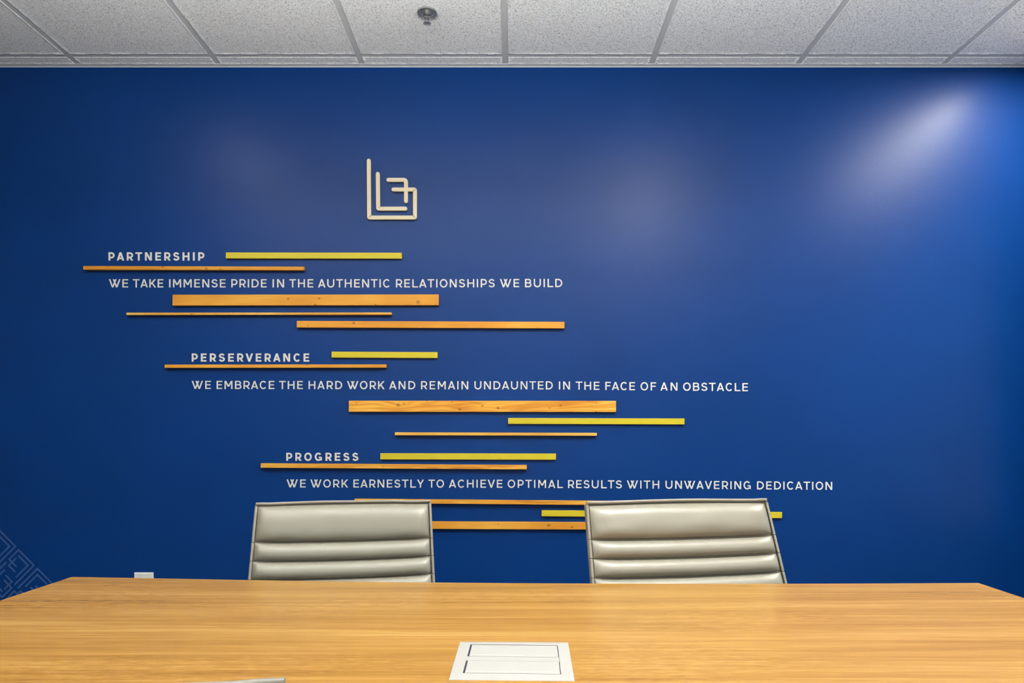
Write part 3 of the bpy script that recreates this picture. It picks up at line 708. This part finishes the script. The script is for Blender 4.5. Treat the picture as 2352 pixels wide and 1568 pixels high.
# ------------------------------------------------------------------ chairs
def chair(label, left, right, ztop, rake, rows, group, near=False):
    """left/right: ground-plan positions of the two top corners as seen from the chair's front."""
    l, r = Vector(left), Vector(right); mid = (l + r) / 2; wid = (r - l).length; yaw = math.atan2(r.y - l.y, r.x - l.x)
    t = thing('conference_chair', label, 'chair', (mid.x, mid.y, 0), yaw, group)
    ca, sa = math.cos(rake), math.sin(rake)
    HW = wid / 2
    def P(u, s, n_=0.0):   # u in -1..1 across, s down from the top, n_ outward (towards the sitter)
        ww = HW * (1 + 0.03 * min(1, s / 0.25))
        crown = 0.0025 * (1 - u * u) - 0.0015
        curve = 0.010 * (u * u)            # gently dished
        if s > LB:                          # below the back: the curve into the seat
            a = min(1.0, (s - LB) / 0.16); ang = a * (math.pi / 2 - rake + math.radians(4))
            rr = 0.16 / (math.pi / 2 - rake + math.radians(4))
            yy = -LB * sa; zz = ztop - LB * ca
            # arc from heading (-sa,-ca) turning towards -y
            h0 = math.atan2(-ca, -sa)
            y2 = yy + rr * (math.sin(h0) - math.sin(h0 - ang)) ; z2 = zz + rr * (-math.cos(h0) + math.cos(h0 - ang))
            h1 = h0 - ang; ty, tz = math.cos(h1), math.sin(h1)
            rest = max(0, s - LB - 0.16); y2 += rest * ty; z2 += rest * tz
            ny, nz = tz, -ty
            if nz < 0: ny, nz = -ny, -nz
            return Vector((u * ww, y2 + ny * n_, z2 + nz * n_))
        return Vector((u * ww, -s * sa - ca * n_ - curve * ca, ztop - s * ca + sa * n_ + crown * max(0, 1 - s / 0.15)))
    LB = 0.40
    ns = [0.0075] + rows
    while ns[-1] < LB + 0.16 + 0.38: ns.append(ns[-1] + 0.0505)
    U = 1 - 0.0100 / HW
    # padded ribs
    for i in range(len(ns) - 1):
        s0, s1 = ns[i], ns[i + 1]; b = MB(); nu, nv = 44, 18; hgt = s1 - s0
        puff = 0.025 if i == 0 else 0.021
        vs = []
        sag = lambda u: (0.0022 * (1 - u * u)) if 0 <= i else 0
        for jv in range(nv + 1):
            v = jv / nv
            for ju in range(nu + 1):
                uu = -1 + 2 * ju / nu; uu = math.sin(uu * math.pi / 2) * 0.35 + uu * 0.65
                ed = 1 - abs(uu); ef = min(1, ed * wid / 2 / 0.060); ef = math.sqrt(max(0, 1 - (1 - ef) ** 2))
                vf = (1 - abs(2 * v - 1) ** (2.0 if i else 2.8)) ** 0.55
                nn = 0.003 + puff * vf * (0.12 + 0.88 * ef)
                if i == 0: nn += 0.0016 * noise.noise(Vector((uu * 2.5, v * 2, 3.3 + mid.x))) * vf
                nn += 0.0007 * noise.noise(Vector((uu * 7, i * 3.1 + v, mid.x))) * vf
                # slight sag of the seams between the ends
                ss = s0 + hgt * v + 0.003 * ((1 - uu * uu) * (1.7 if (i or v > 0) else 0)) * (v if i == 0 else 1)
                ss += 0.0065 * vf * ef
                vs.append(P(uu * U, ss, nn))
        fs = [(a * (nu + 1) + c_, a * (nu + 1) + c_ + 1, (a + 1) * (nu + 1) + c_ + 1, (a + 1) * (nu + 1) + c_) for a in range(nv) for c_ in range(nu)]
        b.face_block(vs, fs)
        me = b.mesh('padded_rib', M_LEATHER, True)
        put('padded_rib', me, t)
    # stitches along the seams, in one piece each
    st = MB(); hl = MB()
    for i in range(1, min(len(ns) - 1, 6)):
        L_ = wid * 0.95; n_s = int(L_ / 0.0036)
        for k_ in range(n_s):
            uu = -0.97 + 1.94 * (k_ + 0.5) / n_s; du = 0.0012 / HW
            sg = 0.0051 * (1 - uu * uu)
            a = P((uu - du) * U, ns[i] + 0.0009 + sg, 0.0078); c_ = P((uu + du) * U, ns[i] + 0.0009 + sg, 0.0078)
            h_ = Vector((0, 0, 0.00055)); o_ = Vector((0, -0.0008, 0))
            st.face_block([a - h_, c_ - h_, c_ + h_, a + h_, a - h_ + o_, c_ - h_ + o_, c_ + h_ + o_, a + h_ + o_], [(0, 3, 2, 1), (4, 5, 6, 7), (0, 1, 5, 4), (1, 2, 6, 5), (2, 3, 7, 6), (3, 0, 4, 7)])
    o = st.build('seam_stitching', M_THREAD, t); o['kind'] = 'stuff'
    # backing shell behind the ribs
    b = MB(); NU, NV = 12, 34; smax = ns[-1]
    fr = [P(-1 + 2 * a / NU, 0.002 + (smax - 0.002) * c_ / NV, 0.001) for c_ in range(NV + 1) for a in range(NU + 1)]
    bk = [P(-1 + 2 * a / NU, 0.002 + (smax - 0.002) * c_ / NV, -0.008) for c_ in range(NV + 1) for a in range(NU + 1)]
    nn_ = len(fr); fs = []
    for a in range(NV):
        for c_ in range(NU):
            q0 = a * (NU + 1) + c_; fs += [(q0, q0 + 1, q0 + NU + 2, q0 + NU + 1), (nn_ + q0, nn_ + q0 + NU + 1, nn_ + q0 + NU + 2, nn_ + q0 + 1)]
    for a in range(NV):
        for q0 in (a * (NU + 1), a * (NU + 1) + NU): fs.append((q0, q0 + NU + 1, nn_ + q0 + NU + 1, nn_ + q0))
    for c_ in range(NU):
        for q0 in (c_, NV * (NU + 1) + c_): fs.append((q0, q0 + 1, nn_ + q0 + 1, nn_ + q0))
    b.face_block(fr + bk, fs).build('back_shell', M_LEATHER2, t, True)
    # piping along the top and down both sides
    pts = []
    for k_ in range(29):
        u = -1 + 2 * k_ / 28
        lift = 0.0022 * math.exp(-((abs(u) - 0.97) / 0.05) ** 2)
        pts.append(P(u * (1 - 0.004 / HW), 0.0015 - lift - 0.0010 * noise.noise(Vector((u * 2.2, mid.x * 3, 0))), 0.0065))
    MB().tube([P(-1 + .005 / HW, 0.006, 0.004)] + pts + [P(1 - .005 / HW, 0.006, 0.004)], [0.0035] + [0.0043] * 29 + [0.0035], 12).build('top_piping', M_LEATHER2, t, True)
    for sgn in (-1, 1):
        b = MB(); pp, rr = [], []
        s = 0.008
        while s < 0.52:
            pinch = min(abs(s - q_) for q_ in ns[1:])
            wr_ = 0.0006 * noise.noise(Vector((s * 260, sgn, mid.x))) if s < 0.03 else 0.0003 * noise.noise(Vector((s * 150, sgn, mid.x)))
            pp.append(P(sgn * (1 - 0.0042 / HW), s, 0.0048)); rr.append(0.0040 - (0.0016 if pinch < 0.0009 else 0) + wr_ + 0.0002); s += 0.0016
        b.tube(pp, rr, 10, True).build('side_piping', M_LEATHER2, t, True)
        hs = MB(); s = 0.012
        while s < 0.34:
            a = P(sgn * (1 - 0.0088 / HW), s, 0.0075); hs.box(a - Vector((0.0011, 0.0018, 0.0010)), a + Vector((0.0011, 0.0018, 0.0010)), 0); s += 0.0046
        if sgn > 0:
            o = hs.build('edge_stitching', M_HOLE, t); o['kind'] = 'stuff'
        # polished side rail behind the leather
        MB().tube([P(sgn * (1 - 0.012 / HW), s_, -0.016) for s_ in [0.02 + (smax - 0.04) * k_ / 24 for k_ in range(25)]], 0.008, 10).build('side_rail', M_CHROME, t, True)
        MB().tube([P(-1 + 0.012 / HW, (0.07, LB + 0.02)[sgn > 0], -0.018), P(0, (0.07, LB + 0.02)[sgn > 0], -0.024), P(1 - 0.012 / HW, (0.07, LB + 0.02)[sgn > 0], -0.018)], 0.007, 10).build('cross_rail', M_CHROME, t, True)
    # seat carrier, gas lift, five-star base
    sc = P(0, LB + 0.16 + 0.17, -0.02); sx, sy, sz = sc
    MB().box((-0.10, sy - 0.09, sz - 0.045), (0.10, sy + 0.09, sz - 0.0), 0.006).build('tilt_mechanism', M_BLACK, t)
    MB().tube([(0, sy, sz - 0.04), (0, sy, 0.26), (0, sy, 0.26), (0, sy, 0.10)], [0.014, 0.014, 0.025, 0.025], 16).build('gas_lift', M_CHROME, t, True)
    for sgn in (-1, 1):
        a = P(sgn * 0.97, LB - 0.16, -0.016); c_ = P(sgn * 0.97, LB + 0.16 + 0.20, -0.016)
    for k_ in range(5):
        an = math.radians(72 * k_ + 18); dx, dy = math.cos(an), math.sin(an)
        lg_ = MB().tube([(dx * 0.02, sy + dy * 0.02, 0.115), (dx * 0.16, sy + dy * 0.16, 0.10), (dx * 0.28, sy + dy * 0.28, 0.075)], [0.022, 0.017, 0.012], 10).build('leg', M_CHROME, t, True)
        cxx, cyy = dx * 0.28, sy + dy * 0.28
        px_, py_ = -dy, dx
        MB().tube([(cxx - px_ * 0.022, cyy - py_ * 0.022, 0.028), (cxx + px_ * 0.022, cyy + py_ * 0.022, 0.028)], 0.028, 16).tube([(cxx, cyy, 0.028), (cxx, cyy, 0.07)], 0.008, 8).build('caster', M_BLACK, lg_, True)
    return t
def corner(px, py, z): dd = (H - z) * F / (py - VY); return (wx(px, dd), dd)
CG = 'taupe leather conference chairs'
zl, zr = 0.897, 0.921
chair('taupe ribbed leather conference chair, left of the two beyond the table', corner(588, 1156, zl), corner(990, 1149.5, zl), zl, math.radians(18), [0.1115, 0.1645, 0.2155], CG)
chair('taupe ribbed leather conference chair, right of the two beyond the table', corner(1341, 1154, zr), corner(1756, 1147, zr), zr, math.radians(22), [0.0960, 0.1440, 0.1915], CG)
# near chair, seen from behind: only the top of its back reaches the picture
xr, yr = wx(652, 0.507), 0.507
a6 = math.radians(6.4); W = 0.508
chair('taupe leather chair at the near side of the table, only its top edge showing', (xr, yr), (xr - W * math.cos(a6), yr - W * math.sin(a6)), 0.9020, math.radians(12), [0.1, 0.15, 0.2], CG)
